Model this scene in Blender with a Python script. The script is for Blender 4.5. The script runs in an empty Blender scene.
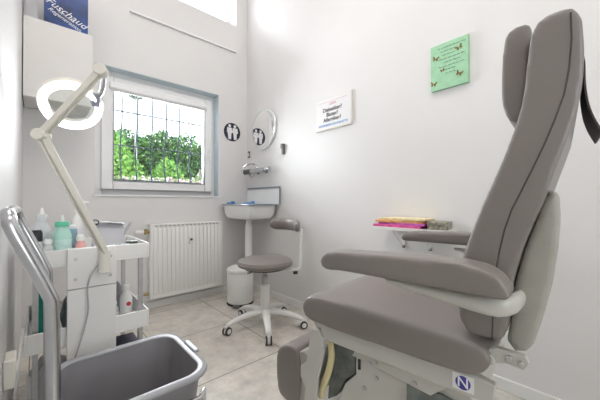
import bpy, bmesh, math, random
from mathutils import Vector, Matrix
random.seed(7)
sc = bpy.context.scene
C = sc.collection
PI = math.pi

# ------------------------------------------------------------------ camera
cam_d = bpy.data.cameras.new('camera'); cam = bpy.data.objects.new('camera', cam_d); C.objects.link(cam)
cam_d.sensor_width = 36.0; cam_d.lens = 36.0*290/600; cam_d.clip_start = 0.01
cam.location = (0, 0, 0.94)
cam.rotation_euler = (math.radians(90.0 + 0.5), 0, -math.radians(42.14))
sc.camera = cam

# ------------------------------------------------------------------ sky and light
w = bpy.data.worlds.new('sky'); sc.world = w; w.use_nodes = True
nt = w.node_tree; nt.nodes.clear()
wo = nt.nodes.new('ShaderNodeOutputWorld'); bg = nt.nodes.new('ShaderNodeBackground')
bg.inputs[0].default_value = (0.88, 0.93, 1.0, 1); bg.inputs[1].default_value = 3.2
nt.links.new(bg.outputs[0], wo.inputs[0])

def area(name, loc, rot, sx, sy, power, col=(1, 1, 1)):
    d = bpy.data.lights.new(name, 'AREA'); d.shape = 'RECTANGLE'; d.size = sx; d.size_y = sy
    d.energy = power; d.color = col
    o = bpy.data.objects.new(name, d); C.objects.link(o); o.location = loc; o.rotation_euler = rot
    return o
# daylight entering by the two windows, then a rear fill light
area('daylight_lower_window', (0.88, 3.03, 1.62), (math.radians(-90), 0, 0), 0.85, 0.7, 34, (0.92, 0.93, 1.0))
area('daylight_upper_window', (1.0, 3.05, 3.12), (math.radians(-62), 0, 0), 1.1, 0.5, 14, (0.92, 0.93, 1.0))
area('rear_fill_light', (0.50, -1.95, 1.45), (math.radians(90), 0, 0), 1.1, 1.5, 9, (1.0, 0.97, 0.95))  # unseen fill light added behind the camera to brighten the window wall
sc.view_settings.view_transform = 'Standard'; sc.view_settings.look = 'None'
sc.view_settings.gamma = 1; sc.view_settings.use_curve_mapping = False
sc.view_settings.exposure = 0.13

# ------------------------------------------------------------------ materials
MATS = {}
def mat(name, col, rough=0.5, metal=0.0, noise=0.0, nscale=8, bump=0.0, bscale=60, spec=0.5, coat=0.0, trans=0.0, emit=0.0, alpha=1.0, detail=3):
    if name in MATS: return MATS[name]
    m = bpy.data.materials.new(name); m.use_nodes = True
    n = m.node_tree; p = n.nodes['Principled BSDF']
    p.inputs['Base Color'].default_value = (*col, 1)
    p.inputs['Roughness'].default_value = rough; p.inputs['Metallic'].default_value = metal
    p.inputs['Specular IOR Level'].default_value = spec
    p.inputs['Coat Weight'].default_value = coat
    p.inputs['Transmission Weight'].default_value = trans
    p.inputs['Alpha'].default_value = alpha
    if emit:
        p.inputs['Emission Color'].default_value = (*col, 1); p.inputs['Emission Strength'].default_value = emit
    tc = n.nodes.new('ShaderNodeTexCoord')
    if noise:
        t = n.nodes.new('ShaderNodeTexNoise'); t.inputs['Scale'].default_value = nscale; t.inputs['Detail'].default_value = detail
        n.links.new(tc.outputs['Object'], t.inputs['Vector'])
        r = n.nodes.new('ShaderNodeValToRGB')
        r.color_ramp.elements[0].position = 0.3; r.color_ramp.elements[1].position = 0.7
        r.color_ramp.elements[0].color = (*[max(0, c*(1-noise)) for c in col], 1)
        r.color_ramp.elements[1].color = (*[min(1, c*(1+noise)) for c in col], 1)
        n.links.new(t.outputs[0], r.inputs[0]); n.links.new(r.outputs[0], p.inputs['Base Color'])
    if bump:
        t = n.nodes.new('ShaderNodeTexNoise'); t.inputs['Scale'].default_value = bscale; t.inputs['Detail'].default_value = 4
        n.links.new(tc.outputs['Object'], t.inputs['Vector'])
        b = n.nodes.new('ShaderNodeBump'); b.inputs['Strength'].default_value = bump; b.inputs['Distance'].default_value = 0.002
        n.links.new(t.outputs[0], b.inputs['Height']); n.links.new(b.outputs[0], p.inputs['Normal'])
    MATS[name] = m
    return m
M_wall = mat('wall_paint', (0.80, 0.785, 0.775), 0.42, noise=0.012, nscale=3, bump=0.12, bscale=90, spec=0.35)
M_ceil = mat('ceiling_paint', (0.86, 0.85, 0.84), 0.7, bump=0.1)
M_base = mat('baseboard_paint', (0.86, 0.85, 0.83), 0.35, noise=0.02)
M_frame = mat('window_plastic', (0.92, 0.92, 0.92), 0.3, noise=0.01)
M_seal = mat('window_seal', (0.25, 0.26, 0.27), 0.6, noise=0.05)
M_white = mat('white_lacquer', (0.88, 0.87, 0.845), 0.3, noise=0.015, coat=0.2)
M_cream = mat('cream_plastic', (0.80, 0.765, 0.69), 0.35, noise=0.03)
M_cab = mat('cabinet_laminate', (0.80, 0.78, 0.755), 0.4, noise=0.01)
M_rad = mat('radiator_enamel', (0.91, 0.90, 0.88), 0.3, noise=0.01)
M_brass = mat('brass', (0.45, 0.34, 0.18), 0.35, 1.0, noise=0.1)
M_chrome = mat('chrome', (0.56, 0.57, 0.59), 0.2, 1.0, noise=0.03)
M_steel = mat('brushed_steel', (0.55, 0.55, 0.56), 0.32, 1.0, noise=0.06, nscale=40)
M_leather = mat('grey_vinyl', (0.232, 0.206, 0.192), 0.36, noise=0.05, nscale=5, bump=0.25, bscale=220)
M_leather2 = mat('grey_vinyl_back', (0.235, 0.215, 0.20), 0.45, noise=0.05, nscale=5, bump=0.25, bscale=220)
M_pipe = mat('dark_piping', (0.05, 0.045, 0.04), 0.5, noise=0.05)
M_strap = mat('black_strap', (0.07, 0.065, 0.06), 0.6, noise=0.1, bump=0.3, bscale=300)
M_shell = mat('pale_shell_plastic', (0.40, 0.385, 0.34), 0.5, noise=0.04, nscale=30, bump=0.4, bscale=150)
M_rail = mat('chair_frame_lacquer', (0.56, 0.55, 0.505), 0.35, noise=0.02, coat=0.2)
M_rubber = mat('black_rubber', (0.03, 0.03, 0.03), 0.6, noise=0.1)
M_dgrey = mat('dark_grey_plastic', (0.12, 0.125, 0.12), 0.5, noise=0.15, nscale=30)
M_bellows = mat('grey_green_sheet', (0.15, 0.165, 0.155), 0.45, noise=0.3, nscale=25)
M_yellow = mat('pale_yellow_lever', (0.72, 0.64, 0.36), 0.4, noise=0.05)
M_tub = mat('grey_tub_plastic', (0.235, 0.225, 0.235), 0.38, noise=0.05, nscale=12, bump=0.1, bscale=200)
M_tubrim = mat('grey_tub_rim', (0.36, 0.365, 0.385), 0.32, noise=0.04)
M_navy = mat('navy_blue', (0.02, 0.022, 0.07), 0.4, noise=0.1)
M_sinkw = mat('sink_enamel', (0.92, 0.92, 0.91), 0.25, noise=0.01)
M_sinkr = mat('sink_rim_grey', (0.26, 0.31, 0.37), 0.3, noise=0.05)
M_blue = mat('blue_plastic', (0.08, 0.28, 0.62), 0.3, noise=0.05)
M_teal = mat('teal_plastic', (0.0, 0.23, 0.17), 0.35, noise=0.06)
M_mint = mat('mint_liquid', (0.48, 0.78, 0.68), 0.25, noise=0.05)
M_mintcap = mat('mint_cap', (0.13, 0.62, 0.40), 0.3, noise=0.03)
M_label = mat('paper_label', (0.82, 0.83, 0.82), 0.6, noise=0.05, nscale=80)
M_pink = mat('pink_label', (0.85, 0.42, 0.40), 0.4, noise=0.1, nscale=60)
M_red = mat('red_print', (0.62, 0.04, 0.04), 0.4, noise=0.05)
M_clear = mat('cloudy_plastic', (0.82, 0.84, 0.86), 0.25, noise=0.02, trans=0.25)
M_black = mat('black_print', (0.02, 0.02, 0.025), 0.5, noise=0.05)
M_ink = mat('dark_ink', (0.10, 0.16, 0.13), 0.6, noise=0.05)
M_bluetext = mat('blue_print', (0.16, 0.36, 0.66), 0.5, noise=0.03)
M_paper = mat('white_board', (0.84, 0.83, 0.83), 0.4, noise=0.01)
M_greenc = mat('mint_canvas', (0.38, 0.67, 0.43), 0.6, noise=0.07, nscale=18, bump=0.3, bscale=400)
M_butter = mat('brown_butterfly', (0.22, 0.15, 0.04), 0.6, noise=0.4, nscale=120)
M_tape = mat('transparent_mount', (0.8, 0.78, 0.72), 0.3, noise=0.02)
M_bag = mat('blue_glossy_card', (0.02, 0.06, 0.22), 0.3, noise=0.5, nscale=9, coat=0.3)
M_bagside = mat('dark_blue_card', (0.015, 0.035, 0.12), 0.4, noise=0.2)
M_ledring = mat('ring_light_diffuser', (0.97, 0.98, 1.0), 0.3, emit=2.2, noise=0)
M_ceilfill = mat('ceiling_fill_diffuser', (1.0, 0.955, 0.925), 0.4, emit=6.9)  # glow of the added ceiling fill light
M_mirror = mat('mirror_silver', (0.93, 0.93, 0.93), 0.02, 1.0)
M_glassrim = mat('mirror_edge_glass', (0.80, 0.82, 0.80), 0.1, noise=0.02, coat=1.0)
M_bin = mat('bin_enamel', (0.82, 0.81, 0.79), 0.3, noise=0.01)
M_mag1 = mat('magenta_paper', (0.78, 0.12, 0.36), 0.5, noise=0.25, nscale=30)
M_mag2 = mat('orange_paper', (0.90, 0.42, 0.16), 0.5, noise=0.25, nscale=30)
M_mag3 = mat('cream_paper', (0.88, 0.72, 0.42), 0.5, noise=0.2, nscale=30)
M_mag4 = mat('patterned_paper', (0.30, 0.28, 0.22), 0.5, noise=0.6, nscale=60)
M_gcloth = mat('grey_cloth', (0.30, 0.30, 0.31), 0.8, noise=0.2, nscale=20, bump=0.6, bscale=60)
M_wcloth = mat('white_towel', (0.78, 0.77, 0.76), 0.85, noise=0.06, bump=0.7, bscale=90)
M_greybox = mat('pale_grey_card', (0.50, 0.50, 0.53), 0.45, noise=0.04)
M_dkgreen = mat('dark_olive', (0.06, 0.08, 0.05), 0.5, noise=0.3, nscale=50)
M_iron = mat('wrought_iron', (0.045, 0.055, 0.07), 0.9, noise=0.15, spec=0.1)
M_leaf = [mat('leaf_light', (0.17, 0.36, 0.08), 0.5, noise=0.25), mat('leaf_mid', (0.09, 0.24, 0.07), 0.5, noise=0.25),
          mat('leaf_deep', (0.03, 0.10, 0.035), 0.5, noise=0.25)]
M_leafb = [mat('leaf_lime', (0.40, 0.66, 0.15), 0.5, noise=0.2), mat('leaf_fresh', (0.27, 0.52, 0.12), 0.5, noise=0.2),
           mat('leaf_grass', (0.14, 0.36, 0.08), 0.5, noise=0.2)]
M_petal = [mat('petal_white', (0.85, 0.78, 0.78), 0.6), mat('petal_pink', (0.75, 0.50, 0.55), 0.6), M_leafb[1]]
M_soil = mat('pale_gravel', (0.45, 0.43, 0.38), 0.9, noise=0.3, nscale=30, bump=0.8, bscale=40)
M_stem = mat('woody_stem', (0.10, 0.07, 0.04), 0.8, noise=0.2)

def glass_mat():
    m = bpy.data.materials.new('window_glass'); m.use_nodes = True; n = m.node_tree; n.nodes.clear()
    o = n.nodes.new('ShaderNodeOutputMaterial'); mx = n.nodes.new('ShaderNodeMixShader')
    t = n.nodes.new('ShaderNodeBsdfTransparent'); t.inputs[0].default_value = (0.97, 0.99, 0.98, 1)
    g = n.nodes.new('ShaderNodeBsdfGlossy'); g.inputs['Roughness'].default_value = 0.02
    f = n.nodes.new('ShaderNodeFresnel'); f.inputs[0].default_value = 1.45
    n.links.new(f.outputs[0], mx.inputs[0]); n.links.new(t.outputs[0], mx.inputs[1]); n.links.new(g.outputs[0], mx.inputs[2])
    n.links.new(mx.outputs[0], o.inputs[0]); return m
M_glass = glass_mat()

def tile_mat():
    m = bpy.data.materials.new('floor_tiles'); m.use_nodes = True; n = m.node_tree; p = n.nodes['Principled BSDF']
    tc = n.nodes.new('ShaderNodeTexCoord'); mp = n.nodes.new('ShaderNodeMapping')
    n.links.new(tc.outputs['Object'], mp.inputs[0])
    mp.inputs['Location'].default_value = (-1.17, -1.456, 0)
    br = n.nodes.new('ShaderNodeTexBrick'); n.links.new(mp.outputs[0], br.inputs['Vector'])
    br.offset = 0.0; br.inputs['Scale'].default_value = 1.0
    br.inputs['Brick Width'].default_value = 0.60; br.inputs['Row Height'].default_value = 0.60
    br.inputs['Mortar Size'].default_value = 0.0028; br.inputs['Mortar Smooth'].default_value = 0.1; br.inputs['Bias'].default_value = 0
    br.inputs['Color1'].default_value = (0.70, 0.665, 0.61, 1); br.inputs['Color2'].default_value = (0.66, 0.625, 0.57, 1)
    br.inputs['Mortar'].default_value = (0.15, 0.13, 0.11, 1)
    ns = n.nodes.new('ShaderNodeTexNoise'); ns.inputs['Scale'].default_value = 9; ns.inputs['Detail'].default_value = 9; ns.inputs['Roughness'].default_value = 0.7
    n.links.new(tc.outputs['Object'], ns.inputs['Vector'])
    r = n.nodes.new('ShaderNodeValToRGB'); r.color_ramp.elements[0].color = (0.72, 0.72, 0.72, 1); r.color_ramp.elements[1].color = (1.2, 1.18, 1.15, 1)
    r.color_ramp.elements[0].position = 0.3; r.color_ramp.elements[1].position = 0.7
    n.links.new(ns.outputs[0], r.inputs[0])
    mx = n.nodes.new('ShaderNodeMix'); mx.data_type = 'RGBA'; mx.blend_type = 'MULTIPLY'; mx.inputs[0].default_value = 1
    n.links.new(br.outputs['Color'], mx.inputs[6]); n.links.new(r.outputs[0], mx.inputs[7])
    n.links.new(mx.outputs[2], p.inputs['Base Color'])
    p.inputs['Roughness'].default_value = 0.33; p.inputs['Specular IOR Level'].default_value = 0.6
    b = n.nodes.new('ShaderNodeBump'); b.inputs['Strength'].default_value = 0.25; b.inputs['Distance'].default_value = 0.002
    inv = n.nodes.new('ShaderNodeMath'); inv.operation = 'SUBTRACT'; inv.inputs[0].default_value = 1
    n.links.new(br.outputs['Fac'], inv.inputs[1]); n.links.new(inv.outputs[0], b.inputs['Height']); n.links.new(b.outputs[0], p.inputs['Normal'])
    return m

# ------------------------------------------------------------------ mesh helpers
def V(*a): return Vector(a)
def spline(pts, n=6, closed=True):
    P = [Vector(p) for p in pts]; out = []; N = len(P)
    rng = range(N) if closed else range(N-1)
    for i in rng:
        if closed: p0, p1, p2, p3 = P[(i-1) % N], P[i], P[(i+1) % N], P[(i+2) % N]
        else: p0, p1, p2, p3 = P[max(i-1, 0)], P[i], P[i+1], P[min(i+2, N-1)]
        for k in range(n):
            t = k/n
            out.append(0.5*((2*p1)+(p2-p0)*t+(2*p0-5*p1+4*p2-p3)*t*t+(3*p1-p0-3*p2+p3)*t**3))
    if not closed: out.append(P[-1].copy())
    return out

class MB:
    def __init__(s): s.bm = bmesh.new()
    def box(s, c, size, rot=None):
        m = Matrix.Translation(Vector(c))
        if rot is not None: m = m @ (rot if isinstance(rot, Matrix) else Matrix.Rotation(rot, 4, 'Z'))
        m = m @ Matrix.Diagonal((*size, 1))
        bmesh.ops.create_cube(s.bm, size=1, matrix=m); return s
    def bb(s, a, b):   # box between two corners
        a, b = Vector(a), Vector(b); return s.box((a+b)/2, tuple(abs(x) for x in (b-a)))
    def ring_loft(s, rings, cap=True, closed=False):
        vr = [[s.bm.verts.new(p) for p in r] for r in rings]
        n = len(vr[0])
        pairs = list(zip(vr[:-1], vr[1:]))
        if closed: pairs.append((vr[-1], vr[0]))
        for a, b in pairs:
            for i in range(n):
                try: s.bm.faces.new((a[i], a[(i+1) % n], b[(i+1) % n], b[i]))
                except ValueError: pass
        if cap and not closed:
            s.bm.faces.new(vr[0][::-1]); s.bm.faces.new(vr[-1])
        return s
    def tube(s, pts, r, seg=10, closed=False, cap=True):
        P = [Vector(p) for p in pts]; n = len(P)
        rr = r if isinstance(r, (list, tuple)) else [r]*n
        t0 = (P[1]-P[0]).normalized()
        up = Vector((0, 0, 1)) if abs(t0.z) < 0.9 else Vector((1, 0, 0))
        nrm = (up - t0*up.dot(t0)).normalized(); rings = []
        for i in range(n):
            if closed: t = (P[(i+1) % n]-P[(i-1) % n]).normalized()
            elif i == 0: t = t0
            elif i == n-1: t = (P[-1]-P[-2]).normalized()
            else: t = ((P[i+1]-P[i]).normalized()+(P[i]-P[i-1]).normalized()).normalized()
            nrm = (nrm - t*nrm.dot(t)).normalized(); b = t.cross(nrm)
            rings.append([P[i]+rr[i]*(math.cos(2*PI*k/seg)*nrm+math.sin(2*PI*k/seg)*b) for k in range(seg)])
        return s.ring_loft(rings, cap, closed)
    def cyl(s, a, b, r, r2=None, seg=20):
        return s.tube([a, b], [r, r if r2 is None else r2], seg)
    def lathe(s, prof, c=(0, 0, 0), seg=28, sx=1, sy=1, rot=None):
        c = Vector(c); rings = []
        for (r, z) in prof:
            ring = [Vector((r*sx*math.cos(2*PI*k/seg), r*sy*math.sin(2*PI*k/seg), z)) for k in range(seg)]
            if rot is not None: ring = [rot @ p for p in ring]
            rings.append([c+p for p in ring])
        return s.ring_loft(rings)
    def profile(s, pts, x0, x1, r=0.02, n=5):
        """Extrude a closed (y, z) outline along x from x0 to x1 ; the edges are rounded by build()."""
        P = [Vector((p[0], p[1])) for p in pts]; N = len(P)
        return s.ring_loft([[Vector((x, p.x, p.y)) for p in P] for x in (x0, x1)])
    def build(s, name, m, parent=None, bevel=0, smooth=True, loc=None, rotz=0, soft=0, ang=35):
        bm = s.bm
        bmesh.ops.recalc_face_normals(bm, faces=bm.faces[:])
        for f in bm.faces: f.smooth = smooth
        if smooth:
            for e in bm.edges:
                if len(e.link_faces) == 2 and e.calc_face_angle(0) > math.radians(ang): e.smooth = False
        me = bpy.data.meshes.new(name); bm.to_mesh(me); bm.free()
        for mm in (m if isinstance(m, list) else [m]): me.materials.append(mm)
        o = bpy.data.objects.new(name, me); C.objects.link(o)
        if parent is not None: o.parent = parent
        if loc is not None: o.location = loc
        if rotz: o.rotation_euler = (0, 0, rotz)
        if bevel:
            b = o.modifiers.new('bevel', 'BEVEL'); b.width = bevel; b.segments = 3; b.limit_method = 'ANGLE'; b.angle_limit = math.radians(40)
            b.harden_normals = False
        if soft:
            q = o.modifiers.new('remesh', 'REMESH'); q.mode = 'VOXEL'; q.voxel_size = 0.007; q.use_smooth_shade = True
            q = o.modifiers.new('smooth', 'SMOOTH'); q.factor = 0.5; q.iterations = soft
        return o

def tag(o, label, cat, group=None):
    o['label'] = label; o['category'] = cat
    if group: o['group'] = group
    return o
def thing(name, label, cat, loc=(0, 0, 0), rotz=0, group=None):
    o = bpy.data.objects.new(name, None); C.objects.link(o); o.location = loc; o.rotation_euler = (0, 0, rotz)
    o.empty_display_size = 0.05
    return tag(o, label, cat, group)
def struct(o): o['kind'] = 'structure'; return o
def sempty(name, loc=(0, 0, 0)):
    o = bpy.data.objects.new(name, None); C.objects.link(o); o.location = loc; return struct(o)
def copy_tree(o, parent=None):
    c = o.copy(); C.objects.link(c)
    if parent is not None: c.parent = parent
    for ch in list(o.children): copy_tree(ch, c)
    return c
def text(name, body, size, m, parent, loc, rot, align='CENTER', ext=0.0003, shear=0.0, bold=0.0):
    d = bpy.data.curves.new(name, 'FONT'); d.body = body; d.size = size; d.align_x = align; d.align_y = 'CENTER'
    d.extrude = ext; d.shear = shear; d.offset = bold; d.materials.append(m)
    tmp = bpy.data.objects.new(name, d); C.objects.link(tmp)
    me = bpy.data.meshes.new_from_object(tmp); bpy.data.objects.remove(tmp)
    if not me.materials: me.materials.append(m)
    o = bpy.data.objects.new(name, me); C.objects.link(o); o.parent = parent
    o.location = loc; o.rotation_euler = rot
    return o

# ------------------------------------------------------------------ the room
XL, XR, YB, YR, ZC = -0.078, 1.74, 2.81, -1.7, 4.2
T = 0.16
struct(MB().bb((XL-T, YR-T, -0.1), (XR+T, YB+0.30, 0)).build('floor', tile_mat()))
struct(MB().bb((XL-T, YR-T, ZC), (XR+T, YB+0.30, ZC+0.1)).build('ceiling', M_ceil))
struct(MB().bb((XL-T, YR-T, 0), (XL, YB+0.28, ZC)).build('wall_left', M_wall))
struct(MB().bb((XR, YR-T, 0), (XR+T, YB+0.28, ZC)).build('wall_right', M_wall))
RX0, RX1, RZ0, RZ1 = -0.03, 1.05, 0.65, 2.25  # opening for the added rear window
struct(MB().bb((XL, YR-T, 0), (RX0, YR, ZC)).bb((RX1, YR-T, 0), (XR, YR, ZC)).bb((RX0, YR-T, 0), (RX1, YR, RZ0)).bb((RX0, YR-T, RZ1), (RX1, YR, ZC)).build('wall_rear', M_wall))
WX0, WX1, WZ0, WZ1 = 0.333, 1.40, 1.005, 2.065
UX0, UX1, UZ0, UZ1 = 0.35, 1.60, 2.87, 3.35
b = MB(); D = 0.28
b.bb((XL, YB, 0), (XR, YB+D, WZ0)); b.bb((XL, YB, WZ0), (WX0, YB+D, WZ1)); b.bb((WX1, YB, WZ0), (XR, YB+D, WZ1))
b.bb((XL, YB, WZ1), (XR, YB+D, UZ0)); b.bb((XL, YB, UZ0), (UX0, YB+D, UZ1)); b.bb((UX1, YB, UZ0), (XR, YB+D, UZ1))
b.bb((XL, YB, UZ1), (XR, YB+D, ZC))
struct(b.build('wall_back', M_wall))
struct(MB().bb((XR-0.012, YR, 0), (XR, YB, 0.062)).build('baseboard_right', M_base, bevel=0.003))
struct(MB().bb((XL, YB-0.012, 0), (XR-0.012, YB, 0.062)).build('baseboard_back', M_base, bevel=0.003))
struct(MB().bb((XL, YR, 0), (XL+0.010, YB-0.012, 0.062)).build('baseboard_left', M_base, bevel=0.003))

def frame_mb(x0, x1, z0, z1, y0, y1, wl, wr, wb, wt):
    b = MB()
    b.bb((x0, y0, z0), (x0+wl, y1, z1)); b.bb((x1-wr, y0, z0), (x1, y1, z1))
    b.bb((x0+wl, y0, z0), (x1-wr, y1, z0+wb)); b.bb((x0+wl, y0, z1-wt), (x1-wr, y1, z1)); return b
W = sempty('window_1', (0.866, YB+0.1, WZ0))
def wl(b): bmesh.ops.translate(b.bm, verts=b.bm.verts[:], vec=(-0.866, -(YB+0.1), -WZ0)); return b
wl(frame_mb(WX0, WX1, WZ0, WZ1, YB+0.11, YB+0.18, 0.065, 0.05, 0.055, 0.06)).build('window_frame', M_frame, W, bevel=0.004)
wl(frame_mb(WX0+0.055, WX1-0.04, WZ0+0.045, WZ1-0.05, YB+0.075, YB+0.145, 0.085, 0.08, 0.075, 0.075)).build('window_sash', M_frame, W, bevel=0.008)
wl(frame_mb(WX0+0.139, WX1-0.119, WZ0+0.119, WZ1-0.124, YB+0.072, YB+0.10, 0.006, 0.006, 0.006, 0.006)).build('glazing_seal', M_seal, W)
wl(MB().bb((WX0+0.13, YB+0.105, WZ0+0.11), (WX1-0.11, YB+0.113, WZ1-0.11))).build('window_pane', M_glass, W)
bh = MB(); bh.bb((WX1-0.092, YB+0.062, 1.42), (WX1-0.070, YB+0.075, 1.50)); bh.tube([(WX1-0.081, YB+0.065, 1.47), (WX1-0.081, YB+0.035, 1.47), (WX1-0.081, YB+0.03, 1.36)], 0.008)
wl(bh).build('window_handle', M_frame, W, bevel=0.002)
bs = MB(); bs.bb((WX0-0.012, YB-0.012, WZ0-0.014), (WX1+0.012, YB+0.115, WZ0)); 
wl(bs).build('window_sill', M_frame, W, bevel=0.002)
M_rev = mat('pale_blue_reveal', (0.66, 0.77, 0.82), 0.4, noise=0.02)  # pale blue panels over the top and right side of the reveal
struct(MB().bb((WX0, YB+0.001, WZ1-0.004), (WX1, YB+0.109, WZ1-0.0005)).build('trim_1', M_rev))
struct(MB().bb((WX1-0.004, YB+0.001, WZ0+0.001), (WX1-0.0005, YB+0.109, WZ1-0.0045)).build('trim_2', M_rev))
# roller blind cassette on the sash
t = thing('roller_blind', 'narrow white rolled-up blind cassette along the top of the lower window sash', 'blind', (0.87, YB+0.055, 1.90))
MB().bb((-0.43, -0.014, 0.0), (0.43, 0.019, 0.060)).build('cassette', M_frame, t, bevel=0.012)
MB().bb((-0.415, -0.010, -0.018), (0.415, 0.004, 0.0)).build('bottom_rail', mat('rail_grey', (0.6, 0.6, 0.6), 0.4, noise=0.02), t, bevel=0.003)

W3 = sempty('added_rear_window', (0.51, YR-0.08, RZ0))  # unseen rear window, added around the rear fill light
def wl3(b): bmesh.ops.translate(b.bm, verts=b.bm.verts[:], vec=(-0.51, -(YR-0.08), -RZ0)); return b
wl3(frame_mb(RX0, RX1, RZ0, RZ1, YR-0.11, YR-0.05, 0.06, 0.06, 0.06, 0.06)).build('window_frame', M_frame, W3, bevel=0.004)
wl3(MB().bb((RX0+0.05, YR-0.085, RZ0+0.05), (RX1-0.05, YR-0.078, RZ1-0.05))).build('window_pane', M_glass, W3)
W2 = sempty('window_2', (0.975, YB+0.1, UZ0))
def wl2(b): bmesh.ops.translate(b.bm, verts=b.bm.verts[:], vec=(-0.975, -(YB+0.1), -UZ0)); return b
wl2(frame_mb(UX0, UX1, UZ0, UZ1, YB+0.16, YB+0.22, 0.05, 0.03, 0.02, 0.04)).build('window_frame', M_frame, W2, bevel=0.004)
wl2(MB().bb((UX0+0.045, YB+0.185, UZ0+0.015), (UX1-0.025, YB+0.192, UZ1-0.035))).build('window_pane', M_glass, W2)

t = thing('wall_blind', 'flat white blind panel with thin bottom bar under the upper window', 'blind', (1.085, YB-0.008, 2.57))
MB().bb((-0.505, 0.0065, 0.0145), (0.505, 0.0075, 0.295)).build('fabric_panel', M_wall, t)
MB().bb((-0.51, -0.013, 0.0), (0.51, 0.0075, 0.014)).build('bottom_bar', M_frame, t, bevel=0.003)

# unseen ceiling fill light, added to light the room from above
t = thing('ceiling_fill_light', 'added unseen ceiling fill light with white diffuser over the treatment chair', 'lamp', (0.46, 0.50, ZC))
MB().bb((-0.52, -0.72, -0.05), (0.52, 0.72, -0.001)).build('housing', M_frame, t, bevel=0.006)
MB().bb((-0.50, -0.70, -0.062), (0.50, 0.70, -0.0505)).build('diffuser', M_ceilfill, t)

# ------------------------------------------------------------------ garden outside
g = MB(); g.bb((-4, YB+0.4, 0.9), (9, 14, 1.02)); o = g.build('garden_ground', M_soil); struct(o)
def leaf_cloud(n, fn, size, mats, name, parent=None):
    bm = bmesh.new()
    for i in range(n):
        p = Vector(fn()); s = size*random.uniform(0.6, 1.3)
        q = Matrix.Rotation(random.uniform(0, 2*PI), 3, 'Z') @ Matrix.Rotation(random.uniform(-1.1, 1.1), 3, 'X') @ Matrix.Rotation(random.uniform(0, 2*PI), 3, 'Y')
        pts = [(0, 0, 0), (s*0.35, 0, s*0.45), (0, s*0.12, s), (-s*0.35, 0, s*0.45)]
        f = bm.faces.new([bm.verts.new(p+q @ Vector(v)) for v in pts]); f.material_index = min(2, int(random.random()*3))
    me = bpy.data.meshes.new(name); bm.to_mesh(me); bm.free()
    for m in mats: me.materials.append(m)
    o = bpy.data.objects.new(name, me); C.objects.link(o)
    if parent is not None: o.parent = parent
    return o
t = thing('garden_hedge', 'tall dense green hedge filling the background outside the window', 'hedge', (1.5, 5.6, 1.02))
def hp():
    x = random.uniform(-2.0, 2.6)
    return (x, random.uniform(-0.35, 0.35), random.uniform(0, 1.12+0.05*math.sin(x*5)+0.04*math.sin(x*13)))
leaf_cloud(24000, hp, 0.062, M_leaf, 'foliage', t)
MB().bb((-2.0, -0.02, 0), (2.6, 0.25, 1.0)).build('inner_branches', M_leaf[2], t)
def shrub(name, label, x, y, r, h, n, size, mats):
    t = thing(name, label, 'shrub', (x, y, 1.02))
    def f():
        a = random.uniform(0, 2*PI); u = random.random()**0.5; z = random.random()
        rr = r*(0.55+0.5*math.sin(PI*min(1, z*0.9+0.15)))*u
        return (rr*math.cos(a), rr*math.sin(a), z*h*(1-0.35*u*u)+0.02)
    leaf_cloud(n, f, size, mats, 'foliage', t)
    b = MB()
    for k in range(6):
        a = k*1.05; b.tube([(0, 0, 0), (r*0.3*math.cos(a), r*0.3*math.sin(a), h*0.4), (r*0.5*math.cos(a), r*0.5*math.sin(a), h*0.75)], 0.008, 5)
    b.build('stem', M_stem, t)
shrub('garden_shrub', 'bright lime green bush at the left outside the window', 0.62, 3.95, 0.33, 0.74, 4200, 0.055, M_leafb)
shrub('garden_shrub', 'low green bush in the middle outside the window', 1.30, 4.10, 0.27, 0.48, 3000, 0.052, M_leafb)
shrub('flowering_shrub', 'low pink and white flowering bush at the right outside the window', 1.90, 4.2, 0.27, 0.42, 2400, 0.045, M_petal)
shrub('garden_shrub', 'mid green bush at far left outside the window', 0.50, 4.85, 0.30, 0.85, 1600, 0.075, M_leaf)
t = thing('flower_border', 'low strip of pale flowers and grass just outside the window glass', 'flowers', (1.15, 3.42, 1.02))
leaf_cloud(2600, lambda: (random.uniform(-0.75, 0.75), random.uniform(-0.10, 0.10), random.uniform(0, 0.19)), 0.032, M_petal, 'foliage', t)
t = thing('garden_lantern', 'small grey lamp on thin post standing above the hedge outside', 'lamp', (1.06, 4.75, 1.02))
MB().cyl((0, 0, 0), (0, 0, 1.42), 0.018).build('post', M_steel, t)
MB().lathe([(0.02, 1.42), (0.10, 1.46), (0.11, 1.50), (0.06, 1.56), (0.01, 1.58)]).build('lamp_head', M_steel, t)
# iron grille
t = thing('window_grille', 'black wrought iron security grille with bulging bars outside the window', 'grille', (0.9, YB+0.287, 1.05))
GX = [-0.455+0.131*k for k in range(8)]
def gy(z):
    if z > 0.62: return 0.0
    return 0.075*math.sin(PI*min(1, (0.62-z)/0.56))
for x in GX:
    pts = [(x, gy(z), z) for z in [1.0, 0.8, 0.66, 0.6, 0.54, 0.48, 0.4, 0.32, 0.24, 0.17, 0.1, 0.06]]
    MB().tube(pts, 0.0062, 12).build('vertical_bar', M_iron, t)
for x in (-0.58, 0.52):
    MB().bb((x-0.008, -0.0065, 0.02), (x+0.008, 0.006, 1.02)).build('side_bar', M_iron, t)
for z in (0.735, 0.43, 0.10):
    MB().bb((-0.575, gy(z)-0.004, z-0.004), (0.515, gy(z)+0.004, z+0.006)).build('cross_bar', M_iron, t)

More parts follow.
